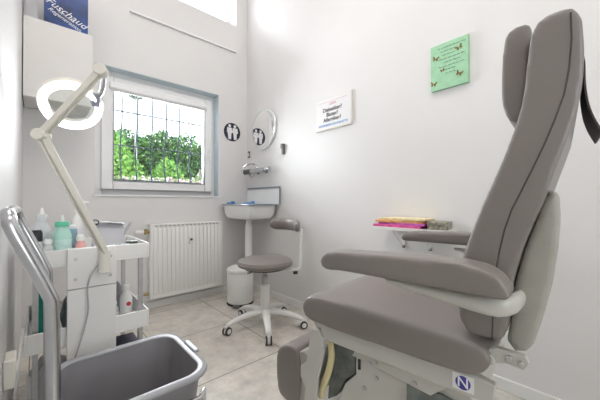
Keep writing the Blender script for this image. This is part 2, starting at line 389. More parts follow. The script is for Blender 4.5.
# ------------------------------------------------------------------ radiator
t = thing('radiator', 'white panel radiator on the window wall under the window', 'radiator', (1.062, 2.755, 0.10))
b = MB(); n = 17; x0, x1 = -0.338, 0.338
b.bb((x0, -0.025, 0.0), (x1, 0.0, 0.65))
for k in range(n):
    xx = x0+0.02+(x1-x0-0.04)*(k+0.5)/n
    b.profile([(-0.026, 0.035), (-0.026, 0.615), (-0.034, 0.60), (-0.034, 0.05)], xx-0.0125, xx+0.0125, 0.004, 2)
b.build('front_panel', M_rad, t, bevel=0.0015)
MB().bb((x0, 0.0, 0.628), (x1, 0.05, 0.65)).bb((x0, 0.0, 0.02), (x0+0.004, 0.05, 0.63)).bb((x1-0.004, 0.0, 0.02), (x1, 0.05, 0.63)).bb((x0+0.02, 0.028, 0.03), (x1-0.02, 0.045, 0.62)).build('grille_housing', M_rad, t, bevel=0.001)
b = MB()
for k in range(16): b.bb((x0+0.04+k*0.038, -0.034, 0.63), (x0+0.06+k*0.038, -0.0255, 0.6305+0.006))
b.build('top_slot', M_seal, t)
MB().bb((-0.005, -0.055, 0.455), (0.025, -0.0345, 0.515)).build('heat_meter', M_white, t, bevel=0.003)
MB().bb((0.0, -0.0565, 0.485), (0.02, -0.0552, 0.505)).build('meter_display', M_dkgreen, t)
b = MB(); b.cyl((x0-0.002, -0.01, 0.585), (x0-0.05, -0.01, 0.585), 0.012); b.cyl((x0-0.03, -0.01, 0.565), (x0-0.03, -0.01, 0.61), 0.014); b.build('valve', M_brass, t, bevel=0.001)
b = MB(); b.cyl((x0-0.002, -0.01, 0.05), (x0-0.05, -0.01, 0.05), 0.012); b.build('valve', M_brass, t, bevel=0.001)
MB().cyl((x0-0.05, -0.01, 0.585), (x0-0.115, -0.01, 0.585), 0.018, 0.021).build('thermostat_knob', M_white, t, bevel=0.003)
MB().tube([(x0-0.045, -0.01, 0.05), (x0-0.10, -0.01, 0.05), (x0-0.115, -0.005, 0.04), (x0-0.12, 0.0, -0.10)], 0.009).build('pipe', M_rad, t)

# ------------------------------------------------------------------ wall cabinet and what stands on it
t = thing('wall_cabinet', 'plain white wall cabinet high in the left corner beside the window', 'cabinet', (0.105, 2.655, 1.61))
MB().bb((-0.178, -0.13, 0.0), (0.175, 0.153, 0.51)).build('cabinet_body', M_cab, t, bevel=0.002)
MB().bb((-0.178, -0.150, 0.003), (0.178, -0.1315, 0.512)).build('door', M_cab, t, bevel=0.002)
t = thing('gift_bag', 'glossy blue paper bag with white script lettering on top of wall cabinet', 'bag', (0.142, 2.60, 2.1225))
MB().bb((-0.118, -0.05, 0), (0.118, -0.0485, 0.34)).bb((-0.118, 0.0485, 0), (0.118, 0.05, 0.34)).build('bag_panel', M_bag, t)
MB().bb((-0.118, -0.048, 0), (-0.1165, 0.048, 0.34)).bb((0.1165, -0.048, 0), (0.118, 0.048, 0.34)).bb((-0.1165, -0.048, 0), (0.1165, 0.048, 0.002)).build('bag_gusset', M_bagside, t)
M_wtext = mat('white_print', (0.9, 0.9, 0.92), 0.5, noise=0.01)
text('lettering', 'Fuschaud', 0.064, M_wtext, t, (0.0, -0.0512, 0.118), (PI/2, math.radians(27), 0), shear=0.35)
text('lettering', 'Regeneration', 0.036, M_wtext, t, (-0.01, -0.0512, 0.072), (PI/2, math.radians(27), 0), shear=0.35)
text('lettering', 'mit Aroma', 0.022, M_wtext, t, (-0.005, -0.0512, 0.096), (PI/2, math.radians(27), 0), shear=0.35)
tag(MB().bb((-0.028, -0.06, 0), (0.028, 0.06, 0.24)).build('white_carton', M_greybox, loc=(-0.036, 2.60, 2.1225), bevel=0.002), 'narrow pale grey carton beside the blue bag on wall cabinet', 'box')

# ------------------------------------------------------------------ wall socket near the camera on the left wall
t = thing('wall_socket', 'small cream surface-mounted socket box low on the left wall', 'socket', (XL+0.0005, 1.33, 0.395))
MB().bb((0, -0.042, -0.042), (0.030, 0.042, 0.050)).build('cover_plate', M_cream, t, bevel=0.006)
MB().cyl((0.0295, 0, 0.004), (0.033, 0, 0.004), 0.024).build('socket_insert', M_white, t)

# ------------------------------------------------------------------ signs and marks on the walls
t = thing('notice_sign', 'framed white notice with black questions and blue line on right wall', 'sign', (XR, 1.522, 1.525))
MB().bb((-0.014, -0.188, 0), (-0.001, 0.188, 0.258)).build('frame', M_cream, t, bevel=0.002)
MB().bb((-0.0165, -0.180, 0.008), (-0.0142, 0.180, 0.25)).build('board', M_paper, t)
RW = (PI/2, 0, -PI/2)
text('lettering', 'Diabetiker?', 0.043, M_black, t, (-0.0172, 0.005, 0.158), RW, bold=0.0008)
text('lettering', 'Bluter?', 0.043, M_black, t, (-0.0172, 0.005, 0.118), RW, bold=0.0008)
text('lettering', 'Allergiker?', 0.043, M_black, t, (-0.0172, 0.005, 0.078), RW, bold=0.0008)
text('blue_lettering', 'INFORMIEREN SIE UNS BITTE', 0.0235, M_bluetext, t, (-0.0172, 0.0, 0.036), RW, bold=0.0006)
MB().bb((-0.0175, -0.150, 0.222), (-0.0166, 0.165, 0.2245)).build('header_line', mat('faded_red', (0.7, 0.45, 0.45), 0.5, noise=0.02), t)
MB().bb((-0.0175, -0.035, 0.196), (-0.0166, 0.035, 0.1985)).bb((-0.0175, -0.035, 0.206), (-0.0166, 0.035, 0.2085)).build('header_print', M_red, t)

t = thing('green_canvas', 'mint green canvas with butterflies and dark handwriting on right wall', 'picture', (XR, 0.647, 1.592))
MB().bb((-0.020, -0.101, 0), (-0.001, 0.101, 0.262)).build('canvas_board', M_greenc, t, bevel=0.002)
b = MB()
for li, (y0, y1) in enumerate([(0.06, -0.075), (0.045, -0.05), (0.035, -0.035), (0.055, -0.065), (0.03, -0.05), (0.055, -0.06), (0.03, -0.03), (0.02, -0.035)]):
    zz = 0.235-li*0.0215; y = y0
    while y > y1:
        L = random.uniform(0.010, 0.024); pts = [(-0.0206, y-L*k/6, zz+0.0028*math.sin(k*2.3+li)) for k in range(7)]
        b.tube(pts, 0.0009, 4); y -= L+0.006
b.build('handwriting', M_ink, t)
for (y, z, a) in [(0.072, 0.185, 0.3), (-0.055, 0.205, -0.4), (0.084, 0.04, 0.2), (-0.055, 0.062, 0.5), (0.035, 0.108, -0.2)]:
    b = MB(); s_ = 0.017 if z != 0.108 else 0.011
    for sg in (-1, 1):
        wing = [(0, 0), (0.9*sg, 0.95), (1.15*sg, 0.55), (0.75*sg, 0.05), (0.85*sg, -0.55), (0.4*sg, -0.7)]
        R_ = Matrix.Rotation(a, 2)
        q = [R_ @ Vector(p_)*s_ for p_ in wing]
        b.ring_loft([[Vector((-0.0205, y+p.x, z+p.y)) for p in q], [Vector((-0.0215, y+p.x, z+p.y)) for p in q]])
    b.build('butterfly', M_butter, t)

t = thing('round_sticker', 'round black wall sticker with two white figures on window wall', 'sticker', (1.553, YB, 1.70))
MB().cyl((0, -0.0005, 0), (0, -0.004, 0), 0.098, seg=40).build('disc', mat('sticker_black', (0.02, 0.02, 0.05), 0.4, noise=0.1), t)
for sg in (-1, 1):
    b = MB()
    b.cyl((sg*0.031, -0.0042, 0.064), (sg*0.031, -0.006, 0.064), 0.016, seg=14)
    b.ring_loft([[Vector((sg*0.033+x*1.15, yy, z*1.12)) for x, z in [(-0.024, 0.040), (0.024, 0.040), (0.032, -0.005), (0.019, -0.014), (0.016, -0.072), (-0.012, -0.072), (-0.018, -0.012), (-0.026, -0.005)]] for yy in (-0.0042, -0.006)])
    b.build('figure', M_paper, t)

t = thing('round_mirror', 'round frameless mirror on the right wall above the sink tap', 'mirror', (XR, 2.475, 1.70))
MB().cyl((-0.006, 0, 0), (-0.018, 0, 0), 0.213, 0.205, seg=56).build('rim', M_glassrim, t)
MB().cyl((-0.0183, 0, 0), (-0.0195, 0, 0), 0.182, seg=56).build('mirror_glass', M_mirror, t)
MB().cyl((0, 0, 0.12), (-0.0055, 0, 0.12), 0.03).build('wall_mount', M_chrome, t)

tag(MB().bb((-0.02, -0.012, 0), (-0.001, 0.016, 0.085)).bb((-0.03, -0.014, 0.055), (-0.001, 0.018, 0.098)).build('wall_hook', M_dgrey, loc=(XR, 2.15, 1.40), bevel=0.003), 'small dark plastic hook on right wall beside the mirror', 'hook')
t = thing('number_sticker', 'small black figure 2 sticker on the wall between round sticker and mirror', 'sticker', (XR-0.001, 2.762, 1.468))
text('lettering', '2', 0.10, M_black, t, (-0.001, 0, 0), RW, bold=0.003)

# tap
t = thing('wall_tap', 'chrome wall-mounted mixer tap with dark lever over the corner sink', 'tap', (XR, 2.50, 1.27))
for y in (-0.075, 0.075): MB().cyl((-0.001, y, 0), (-0.012, y, 0), 0.03).build('wall_rose', M_chrome, t)
MB().cyl((-0.01, 0.075, 0), (-0.06, 0.06, 0), 0.012).cyl((-0.01, -0.075, 0), (-0.06, -0.06, 0), 0.012).cyl((-0.062, -0.12, 0), (-0.062, 0.12, 0), 0.024).build('mixer_body', M_chrome, t, bevel=0.002)
MB().cyl((-0.062, 0.122, 0), (-0.062, 0.25, 0.0), 0.026, 0.028).build('dark_handle', M_dgrey, t, bevel=0.003)
MB().cyl((-0.062, -0.122, 0), (-0.062, -0.20, 0.004), 0.02, 0.022).build('handle', M_chrome, t, bevel=0.003)
MB().tube(spline([(-0.065, 0, 0.015), (-0.08, 0.02, 0.055), (-0.13, 0.03, 0.07), (-0.20, 0.04, 0.03), (-0.22, 0.04, -0.03)], 5, False), 0.011).build('spout', M_chrome, t)
MB().tube(spline([(-0.062, 0.03, -0.015), (-0.06, 0.12, -0.06), (-0.055, 0.17, -0.04), (-0.03, 0.16, 0.0)], 5, False), 0.006).build('hose', M_chrome, t)

# sink
t = thing('corner_sink', 'small white enamel utility sink with grey rim and splashback in the corner', 'sink', (XR, 2.50, 0.0))
def rrect(cx, cy, hx, hy, r, n=5):
    pts = []
    for (sx, sy, a0) in ((1, 1, 0), (-1, 1, 90), (-1, -1, 180), (1, -1, 270)):
        for k in range(n+1):
            a = math.radians(a0+90*k/n); pts.append((cx+sx*(hx-r)+r*math.cos(a), cy+sy*(hy-r)+r*math.sin(a)))
    return pts
def rr_loft(b, secs, cx, cy):
    b.ring_loft([[Vector((x, y, z)) for x, y in rrect(cx, cy, hx, hy, r)] for (hx, hy, r, z) in secs]); return b
b = MB()
rr_loft(b, [(0.11, 0.20, 0.06, 0.775), (0.138, 0.24, 0.07, 0.790), (0.148, 0.262, 0.06, 0.825), (0.155, 0.27, 0.05, 0.915),
            (0.14, 0.255, 0.05, 0.915), (0.13, 0.24, 0.06, 0.85), (0.08, 0.14, 0.06, 0.79)], -0.17, 0.0)
b.build('basin', M_sinkw, t)
b = MB()
rr_loft(b, [(0.160, 0.288, 0.04, 0.912), (0.164, 0.292, 0.042, 0.918), (0.160, 0.288, 0.04, 0.926), (0.142, 0.262, 0.05, 0.926), (0.138, 0.256, 0.05, 0.916)], -0.172, 0.0)
b.build('rim', M_sinkr, t)
MB().bb((-0.012, -0.285, 0.925), (-0.002, 0.285, 1.075)).build('splashback', M_sinkw, t, bevel=0.004)
b = MB(); ar = [(-0.012, -0.30, 0.92), (-0.012, -0.30, 1.06), (-0.012, -0.285, 1.085), (-0.012, -0.26, 1.092), (-0.012, 0.27, 1.092)]
b.tube(spline(ar, 4, False), 0.007, 8); b.build('splashback_rim', M_sinkr, t)
MB().cyl((-0.17, 0, 0.774), (-0.17, 0, 0.72), 0.03).cyl((-0.17, 0, 0.722), (-0.17, 0, 0.0), 0.036, 0.040).build('drain_column', M_sinkw, t)
for (dy, dx, a) in ((0.20, -0.17, 0.4), (-0.09, -0.14, -0.3)):
    q = MB(); q.box((0, 0, 0.008), (0.085, 0.018, 0.014), a); q.box((0.05*math.cos(a), 0.05*math.sin(a), 0.014), (0.03, 0.03, 0.026), a)
    tag(q.build('blue_clip', M_blue, loc=(XR+dx-0.10, 2.5+dy, 0.9262), bevel=0.003),
        'blue clip on the sink rim nearest the window wall' if dy > 0 else 'blue clip on the sink rim in front of the splashback', 'clip')

# pedal bin
t = thing('pedal_bin', 'white round pedal bin on the floor under the corner sink', 'bin', (1.415, 2.40, 0), -0.8)
MB().lathe([(0.118, 0.02), (0.120, 0.05), (0.122, 0.285), (0.118, 0.292)]).build('bin_body', M_bin, t)
MB().lathe([(0.124, 0.292), (0.127, 0.30), (0.122, 0.325), (0.09, 0.345), (0.03, 0.352), (0.002, 0.353)]).build('lid', M_bin, t)
MB().lathe([(0.12, 0.0), (0.124, 0.008), (0.12, 0.0195)]).build('base_ring', M_rubber, t)
MB().bb((-0.03, -0.165, 0.012), (0.03, -0.115, 0.022)).build('pedal', M_dgrey, t, bevel=0.003)

# ------------------------------------------------------------------ rolling stool
SX, SY = 1.285, 1.815
t = thing('rolling_stool', 'round grey padded rolling stool with white five-star base and curved backrest', 'stool', (SX, SY, 0))
MB().lathe([(0.02, 0.452), (0.17, 0.455), (0.203, 0.468), (0.209, 0.485), (0.200, 0.505), (0.16, 0.518), (0.08, 0.524), (0.002, 0.525)], seg=44).build('seat', M_leather, t)
MB().lathe([(0.002, 0.438), (0.15, 0.440), (0.16, 0.4525)], seg=36).build('seat_plate', M_dgrey, t)
b = MB(); b.lathe([(0.034, 0.14), (0.036, 0.16), (0.036, 0.32), (0.030, 0.325)]).build('column_sleeve', M_white, t)
MB().lathe([(0.027, 0.3255), (0.027, 0.385), (0.018, 0.39), (0.018, 0.4375)]).build('gas_lift', M_steel, t)
b = MB(); b.box((-0.09, 0.02, 0.425), (0.12, 0.012, 0.008), 0.2)
b.build('height_lever', M_dgrey, t, bevel=0.002)
MB().lathe([(0.03, 0.075), (0.052, 0.085), (0.055, 0.12), (0.04, 0.14), (0.03, 0.142)]).build('hub', M_white, t)
A0 = math.atan2(1.56-SY, 1.135-SX)
for k in range(5):
    a = A0+2*PI*k/5; ca, sa = math.cos(a), math.sin(a)
    b = MB(); pts = spline([(0.03*ca, 0.03*sa, 0.118), (0.14*ca, 0.14*sa, 0.112), (0.24*ca, 0.24*sa, 0.088), (0.285*ca, 0.285*sa, 0.070)], 4, False)
    rings = []
    side = Vector((-sa, ca, 0)); N = len(pts)
    for i, p in enumerate(pts):
        wv = 0.030-0.012*i/(N-1); hv = 0.024-0.009*i/(N-1)
        rings.append([p+side*wv*math.cos(q*PI/5)+Vector((0, 0, hv*math.sin(q*PI/5))) for q in range(10)])
    b.ring_loft(rings); b.build('leg', M_white, t)
    cst = b = MB(); ctr = Vector((0.29*ca, 0.29*sa, 0.028)); sw = a+PI/2+0.6*math.sin(k*2.1); ax = Vector((math.cos(sw), math.sin(sw), 0))
    cs = MB().cyl((0.285*ca, 0.285*sa, 0.058), (0.285*ca, 0.285*sa, 0.078), 0.011); cs.tube([ctr-ax*0.009, ctr+ax*0.009], 0.023, 18)
    cs.tube(spline([ctr+Vector((-0.03*ax.y, 0.03*ax.x, 0.0)), ctr+Vector((-0.02*ax.y, 0.02*ax.x, 0.024)), ctr+Vector((0, 0, 0.032)), ctr+Vector((0.02*ax.y, -0.02*ax.x, 0.026))], 3, False), 0.010, 8)
    cso = cs.build('castor', M_white, t)
    for sg in (-1, 1): MB().tube([ctr+ax*sg*0.010, ctr+ax*sg*0.020], 0.028, 22).build('wheel', M_rubber, cso)
    for sg in (-1, 1): MB().tube([ctr+ax*sg*0.0203, ctr+ax*sg*0.0225], 0.018, 18).build('wheel_cap', M_white, cso)
# backrest
def ang_pt(r, a, z): return Vector((r*math.cos(a), r*math.sin(a), z))
b = MB(); rings = []
N = 22
for i in range(N+1):
    a = math.radians(-50+i*(95/N)); e = 1-abs(2*i/N-1)**8*0.55
    rings.append([ang_pt(0.245+0.024*e*math.cos(q*PI/6), a, 0.757+0.048*e*math.sin(q*PI/6)+0.006*math.sin(i/N*PI)) for q in range(12)])
b.ring_loft(rings); b.build('backrest', M_leather, t, ang=70)
b = MB(); a = math.radians(-40)
b.tube(spline([ang_pt(0.05, a, 0.428), ang_pt(0.20, a, 0.428), ang_pt(0.255, a, 0.434), ang_pt(0.270, a, 0.47), ang_pt(0.274, a, 0.60), ang_pt(0.274, a, 0.74)], 4, False), 0.012, 8)
d_ = ang_pt(1, a, 0); b.box(ang_pt(0.275, a, 0.58), (0.008, 0.045, 0.26), a)
b.build('backrest_bracket', M_white, t)
MB().cyl(ang_pt(0.23, a, 0.416), ang_pt(0.23, a, 0.396), 0.018).build('knob', M_rubber, t, bevel=0.003)

# ------------------------------------------------------------------ shelf with magazines
t = thing('magazine_shelf', 'small white wall shelf behind the far armrest', 'shelf', (XR, 0.83, 0.775))
MB().bb((-0.185, -0.21, 0), (-0.001, 0.21, 0.018)).build('shelf_board', M_white, t, bevel=0.002)
for y in (-0.07, 0.10):
    q = MB(); q.bb((-0.006, y-0.008, -0.13), (-0.001, y+0.008, -0.0005)); q.tube([(-0.005, y, -0.12), (-0.14, y, -0.006)], 0.004, 6)
    bo = q.build('bracket', M_white, t)
    MB().cyl((-0.012, y, -0.115), (-0.0055, y, -0.115), 0.009).build('screw_cap', M_black, bo)
zz = 0.7935
mags = [('magenta folded leaflet lowest in the stack on the wall shelf', M_mag1, 0.015, 0.16, 0.30, 0.03, 0.02),
        ('pink and purple leaflet second from the bottom of the shelf stack', mat('purple_paper', (0.62, 0.14, 0.50), 0.5, noise=0.25, nscale=30), 0.012, 0.15, 0.29, 0.0, -0.03),
        ('orange magazine in the middle of the shelf stack', M_mag2, 0.014, 0.155, 0.29, 0.02, 0.05),
        ('cream and orange leaflet on top of the shelf stack', M_mag3, 0.012, 0.15, 0.28, 0.0, 0.0)]
for lab, m, th, wx, wy, dy, rz in mags:
    o = MB().bb((-wx/2, -wy/2, 0), (wx/2, wy/2, th)).build('magazine', m, loc=(XR-0.095, 0.865+dy, zz), rotz=rz, bevel=0.002)
    tag(o, lab, 'magazine', 'magazines on the wall shelf'); zz += th+0.0004
o = MB().bb((-0.07, -0.05, 0), (0.07, 0.05, 0.042)).build('leaflet_pile', M_mag4, loc=(XR-0.09, 0.67, 0.7935), rotz=0.2, bevel=0.003)
tag(o, 'dark patterned booklet at the right end of the shelf stack', 'booklet')

# ------------------------------------------------------------------ treatment chair (local x = across, local y = forward)
LC, AC, RZ = 1.115, 0.35, math.radians(5.9)
chair = thing('treatment_chair', 'large grey padded treatment chair with armrests and tall backrest', 'chair',
              (LC*math.cos(RZ)-AC*math.sin(RZ), LC*math.sin(RZ)+AC*math.cos(RZ), 0), RZ)
def pr(pts): return [(a-AC, z) for a, z in pts]
def X(L): return L-LC
# seat
seat = [(0.725, 0.555), (0.715, 0.525), (0.69, 0.508), (0.62, 0.504), (0.45, 0.504), (0.25, 0.505), (0.165, 0.512), (0.135, 0.535), (0.125, 0.565),
        (0.15, 0.590), (0.25, 0.598), (0.40, 0.600), (0.55, 0.603), (0.66, 0.602), (0.705, 0.588)]
MB().profile([tuple(p) for p in spline(pr(seat), 4)], X(0.812), X(1.418), 0.035, 6).build('seat', M_leather, chair, soft=26)
# frame rail below the seat
rail = pr([(0.69, 0.498), (0.66, 0.452), (0.60, 0.445), (0.18, 0.445), (0.125, 0.452), (0.12, 0.495), (0.16, 0.5035), (0.65, 0.5035)])
for (x0_, x1_) in ((0.84, 0.865), (1.365, 1.39)):
    MB().profile(rail, X(x0_), X(x1_), 0.004, 3).build('seat_rail', M_rail, chair, bevel=0.003)
MB().bb((X(0.866), 0.60-AC, 0.455), (X(1.364), 0.64-AC, 0.495)).bb((X(0.866), 0.17-AC, 0.455), (X(1.364), 0.21-AC, 0.495)).build('cross_member', M_rail, chair, bevel=0.003)
# backrest
front = [(-0.004, 1.358), (0.018, 1.356), (0.038, 1.345), (0.049, 1.318), (0.055, 1.265), (0.060, 1.21), (0.066, 1.166), (0.080, 1.111), (0.099, 1.054), (0.121, 0.996),
         (0.146, 0.935), (0.168, 0.871), (0.188, 0.806), (0.201, 0.753), (0.204, 0.687), (0.196, 0.637), (0.178, 0.608), (0.150, 0.606), (0.128, 0.608)]
pipe_ = [(-0.018, 1.340), (-0.019, 1.284), (-0.015, 1.222), (-0.007, 1.171), (0.008, 1.12), (0.026, 1.068), (0.047, 1.015), (0.070, 0.959), (0.085, 0.924),
         (0.099, 0.876), (0.111, 0.815), (0.119, 0.753), (0.123, 0.679), (0.125, 0.610)]
rear = [(-0.024, 1.352), (-0.036, 1.325), (-0.039, 1.257), (-0.036, 1.195), (-0.028, 1.135), (-0.011, 1.074), (0.008, 1.012), (0.026, 0.947), (0.047, 0.890), (0.066, 0.832),
        (0.080, 0.772), (0.088, 0.735), (0.092, 0.663), (0.103, 0.612)]
MB().profile(pr(front+rear[::-1]), X(0.832), X(1.398), 0.022, 6).build('backrest', M_leather, chair, soft=12)
for x_ in (0.8325, 1.3975):
    MB().tube([(X(x_), a-AC, z) for a, z in pipe_[:]], 0.0019, 6).build('piping', M_pipe, chair)
shell = [(0.030, 0.945), (0.012, 0.970), (0.002, 0.960), (0.0, 0.90), (0.004, 0.84), (0.014, 0.76), (0.030, 0.68), (0.048, 0.610), (0.060, 0.588), (0.085, 0.580),
         (0.101, 0.602), (0.091, 0.662), (0.087, 0.73), (0.078, 0.772), (0.064, 0.832), (0.046, 0.888)]
MB().profile(pr(shell), X(0.865), X(1.365), 0.012, 4).build('back_cover', M_shell, chair, ang=50, soft=6)
# headrest
hr = [(0.087, 1.394), (0.052, 1.386), (0.058, 1.32), (0.060, 1.26), (0.066, 1.20), (0.072, 1.150), (0.098, 1.154), (0.114, 1.20), (0.116, 1.26), (0.113, 1.32), (0.107, 1.375)]
ho = MB().profile([tuple(p) for p in spline(pr(hr), 3)], X(0.925), X(1.305), 0.020, 5).build('headrest', M_leather, chair, soft=9)
sp = [(0.070, 1.388), (0.06, 1.40), (0.02, 1.372), (-0.02, 1.350), (-0.042, 1.31), (-0.045, 1.24), (-0.050, 1.19), (-0.060, 1.15), (-0.075, 1.112)]
b = MB(); s2 = spline([(a-AC, z) for a, z in sp], 4, False)
o_ = []
for p in s2: o_.append([Vector((X(1.02), p.x, p.y)), Vector((X(1.21), p.x, p.y)), Vector((X(1.21), p.x-0.004, p.y+0.001)), Vector((X(1.02), p.x-0.004, p.y+0.001))])
b.ring_loft(o_); b.build('strap', M_strap, ho)
# armrests
arm = [(0.560, 0.750), (0.556, 0.772), (0.53, 0.788), (0.44, 0.795), (0.305, 0.802), (0.188, 0.806), (0.13, 0.800), (0.097, 0.784), (0.077, 0.755), (0.084, 0.740),
       (0.11, 0.738), (0.20, 0.738), (0.305, 0.738), (0.46, 0.737), (0.545, 0.735)]
sup = [(0.36, 0.7365), (0.30, 0.722), (0.226, 0.712), (0.15, 0.695), (0.10, 0.680), (0.065, 0.680), (0.048, 0.70), (0.047, 0.735), (0.060, 0.752), (0.068, 0.748), (0.080, 0.7365)]
for (x0_, x1_) in ((0.715, 0.805), (1.41, 1.50)):
    ao = MB().profile([(tuple(p) if x0_ < 1 else (p[0]+0.035, (p[1]-0.74)*0.85+0.754)) for p in spline(pr(arm), 3)], X(x0_), X(x1_), 0.020, 5).build('arm_pad', M_leather, chair, soft=9)
    near = x0_ < 1
    sg = 1 if near else -1; xm = (x0_+x1_)/2
    pp = [((xm, 0.36, 0.729), 0.006), ((xm, 0.30, 0.722), 0.012), ((xm, 0.22, 0.716), 0.015), ((xm, 0.16, 0.711), 0.019), ((xm+0.002*sg, 0.122, 0.709), 0.021),
          ((xm+0.006*sg, 0.104, 0.710), 0.022), ((xm+0.018*sg, 0.090, 0.712), 0.022), ((xm+0.040*sg, 0.080, 0.713), 0.021), ((xm+0.085*sg, 0.075, 0.714), 0.020), ((xm+0.12*sg, 0.075, 0.714), 0.020)]
    rings = []
    for i in range(len(pp)):
        p = Vector(pp[i][0]); h_ = pp[i][1]
        tt = (Vector(pp[min(i+1, len(pp)-1)][0])-Vector(pp[max(i-1, 0)][0])); tt.z = 0; tt.normalize(); sd = Vector((-tt.y, tt.x, 0))
        rings.append([Vector((X(p.x), p.y-AC, p.z))+sd*0.013*math.cos(k*PI/8)+Vector((0, 0, h_*math.sin(k*PI/8))) for k in range(16)])
    MB().ring_loft(rings).build('arm_support', M_rail, chair, ang=70)
# hinge bracket behind seat
for x_ in (0.85, 1.375):
    q = MB(); q.profile(pr([(0.14, 0.575), (0.115, 0.590), (0.063, 0.588), (0.056, 0.574), (0.066, 0.556), (0.099, 0.560), (0.14, 0.545)]), X(x_-0.012), X(x_+0.004), 0.002, 2)
    ho2 = q.build('hinge_bracket', M_rail, chair)
    for (a, z, r) in ((0.131, 0.560, 0.012), (0.092, 0.575, 0.007), (0.070, 0.571, 0.006)):
        sg = -1 if x_ < 1.1 else 1
        MB().cyl((X(x_-0.012 if sg < 0 else x_+0.004), a-AC, z), (X(x_-0.022 if sg < 0 else x_+0.014), a-AC, z), r).build('bolt', M_rail if r > 0.01 else M_steel, ho2, bevel=0.002)
# screws on the rail and round logo sticker
for a in (0.66,):
    MB().cyl((X(0.84), a-AC, 0.478 if a > 0.5 else 0.462), (X(0.835), a-AC, 0.478 if a > 0.5 else 0.462), 0.0065, seg=14).build('screw', M_steel, chair)
st = MB().bb((X(0.8385), 0.165-AC, 0.455), (X(0.8398), 0.215-AC, 0.496)).build('logo_sticker', M_paper, chair)
MB().cyl((X(0.8384), 0.190-AC, 0.4755), (X(0.8378), 0.190-AC, 0.4755), 0.0175, seg=28).build('logo_disc', mat('logo_violet', (0.05, 0.045, 0.30), 0.4, noise=0.3, nscale=60), st)
text('lettering', 'N', 0.036, M_wtext, st, (X(0.8375), 0.190-AC, 0.4755), (PI/2, 0, -PI/2), bold=0.0004)
# undercarriage
MB().bb((X(0.90), 0.05-AC, 0.0), (X(1.33), 0.62-AC, 0.075)).build('base_plate', M_rail, chair, bevel=0.012)
body = pr([(0.61, 0.076), (0.61, 0.22), (0.58, 0.29), (0.535, 0.34), (0.535, 0.432), (0.36, 0.443), (0.20, 0.443), (0.16, 0.40), (0.20, 0.30), (0.20, 0.076)])
MB().profile(body, X(0.885), X(1.345), 0.008, 3).build('base_housing', M_rail, chair, bevel=0.006)
side = pr([(0.54, 0.412), (0.52, 0.442), (0.20, 0.4445), (0.235, 0.430), (0.28, 0.388), (0.36, 0.396)])
MB().profile(side, X(0.868), X(0.884), 0.003, 2).build('side_plate', M_rail, chair, bevel=0.002)
for (a, z) in ((0.455, 0.36), (0.50, 0.31), (0.45, 0.42), (0.325, 0.405), (0.47, 0.41)):
    MB().cyl((X(0.885 if z < 0.395 else 0.868), a-AC, z), (X(0.880 if z < 0.395 else 0.864), a-AC, z), 0.007, seg=14).build('screw', M_steel, chair)
MB().bb((X(0.881), 0.515-AC, 0.365), (X(0.8855), 0.524-AC, 0.40)).build('slot', M_rubber, chair)
MB().profile(pr([(0.350, 0.39), (0.25, 0.40), (0.205, 0.39), (0.205, 0.25), (0.35, 0.25)]), X(0.872), X(0.884), 0.003, 2).build('dark_cover', M_bellows, chair)
bel = pr([(0.641, 0.444), (0.545, 0.444), (0.545, 0.335), (0.588, 0.295), (0.625, 0.22), (0.665, 0.191), (0.65, 0.36)])
MB().profile(bel, X(0.90), X(1.30), 0.004, 2).build('lift_cover', M_bellows, chair)
lv = [(0.636, 0.440), (0.634, 0.40), (0.633, 0.366), (0.649, 0.303), (0.674, 0.240), (0.682, 0.203)]
MB().tube([(X(0.878), p.x-AC, p.y) for p in spline(lv, 4, False)], 0.0125, 10).build('release_lever', M_yellow, chair)
b = MB(); lg = pr([(0.685, 0.475), (0.655, 0.478), (0.635, 0.444), (0.631, 0.409), (0.645, 0.35), (0.658, 0.308), (0.668, 0.211), (0.67, 0.10), (0.73, 0.10), (0.722, 0.20), (0.716, 0.247), (0.74, 0.28), (0.74, 0.32), (0.711, 0.344), (0.701, 0.404)])
b.profile(lg, X(0.826), X(0.839), 0.003, 2); b.build('leg_rest_arm', M_rail, chair, bevel=0.002)
MB().profile([(p[0], p[1]) for p in lg], X(1.391), X(1.404), 0.003, 2).build('leg_rest_arm', M_rail, chair, bevel=0.002)
lr = [(0.880, 0.335), (0.840, 0.352), (0.80, 0.352), (0.785, 0.33), (0.778, 0.24), (0.785, 0.14), (0.81, 0.118), (0.87, 0.120), (0.902, 0.145), (0.912, 0.22), (0.908, 0.30)]
MB().profile([tuple(p) for p in spline(pr(lr), 3)], X(0.86), X(1.37), 0.018, 4).build('leg_rest', M_leather, chair, soft=8)
MB().profile(pr([(0.788, 0.338), (0.765, 0.352), (0.735, 0.335), (0.722, 0.26), (0.735, 0.17), (0.765, 0.135), (0.787, 0.145), (0.776, 0.24)]), X(0.87), X(1.36), 0.006, 3).build('leg_rest_shell', M_shell, chair, bevel=0.006)

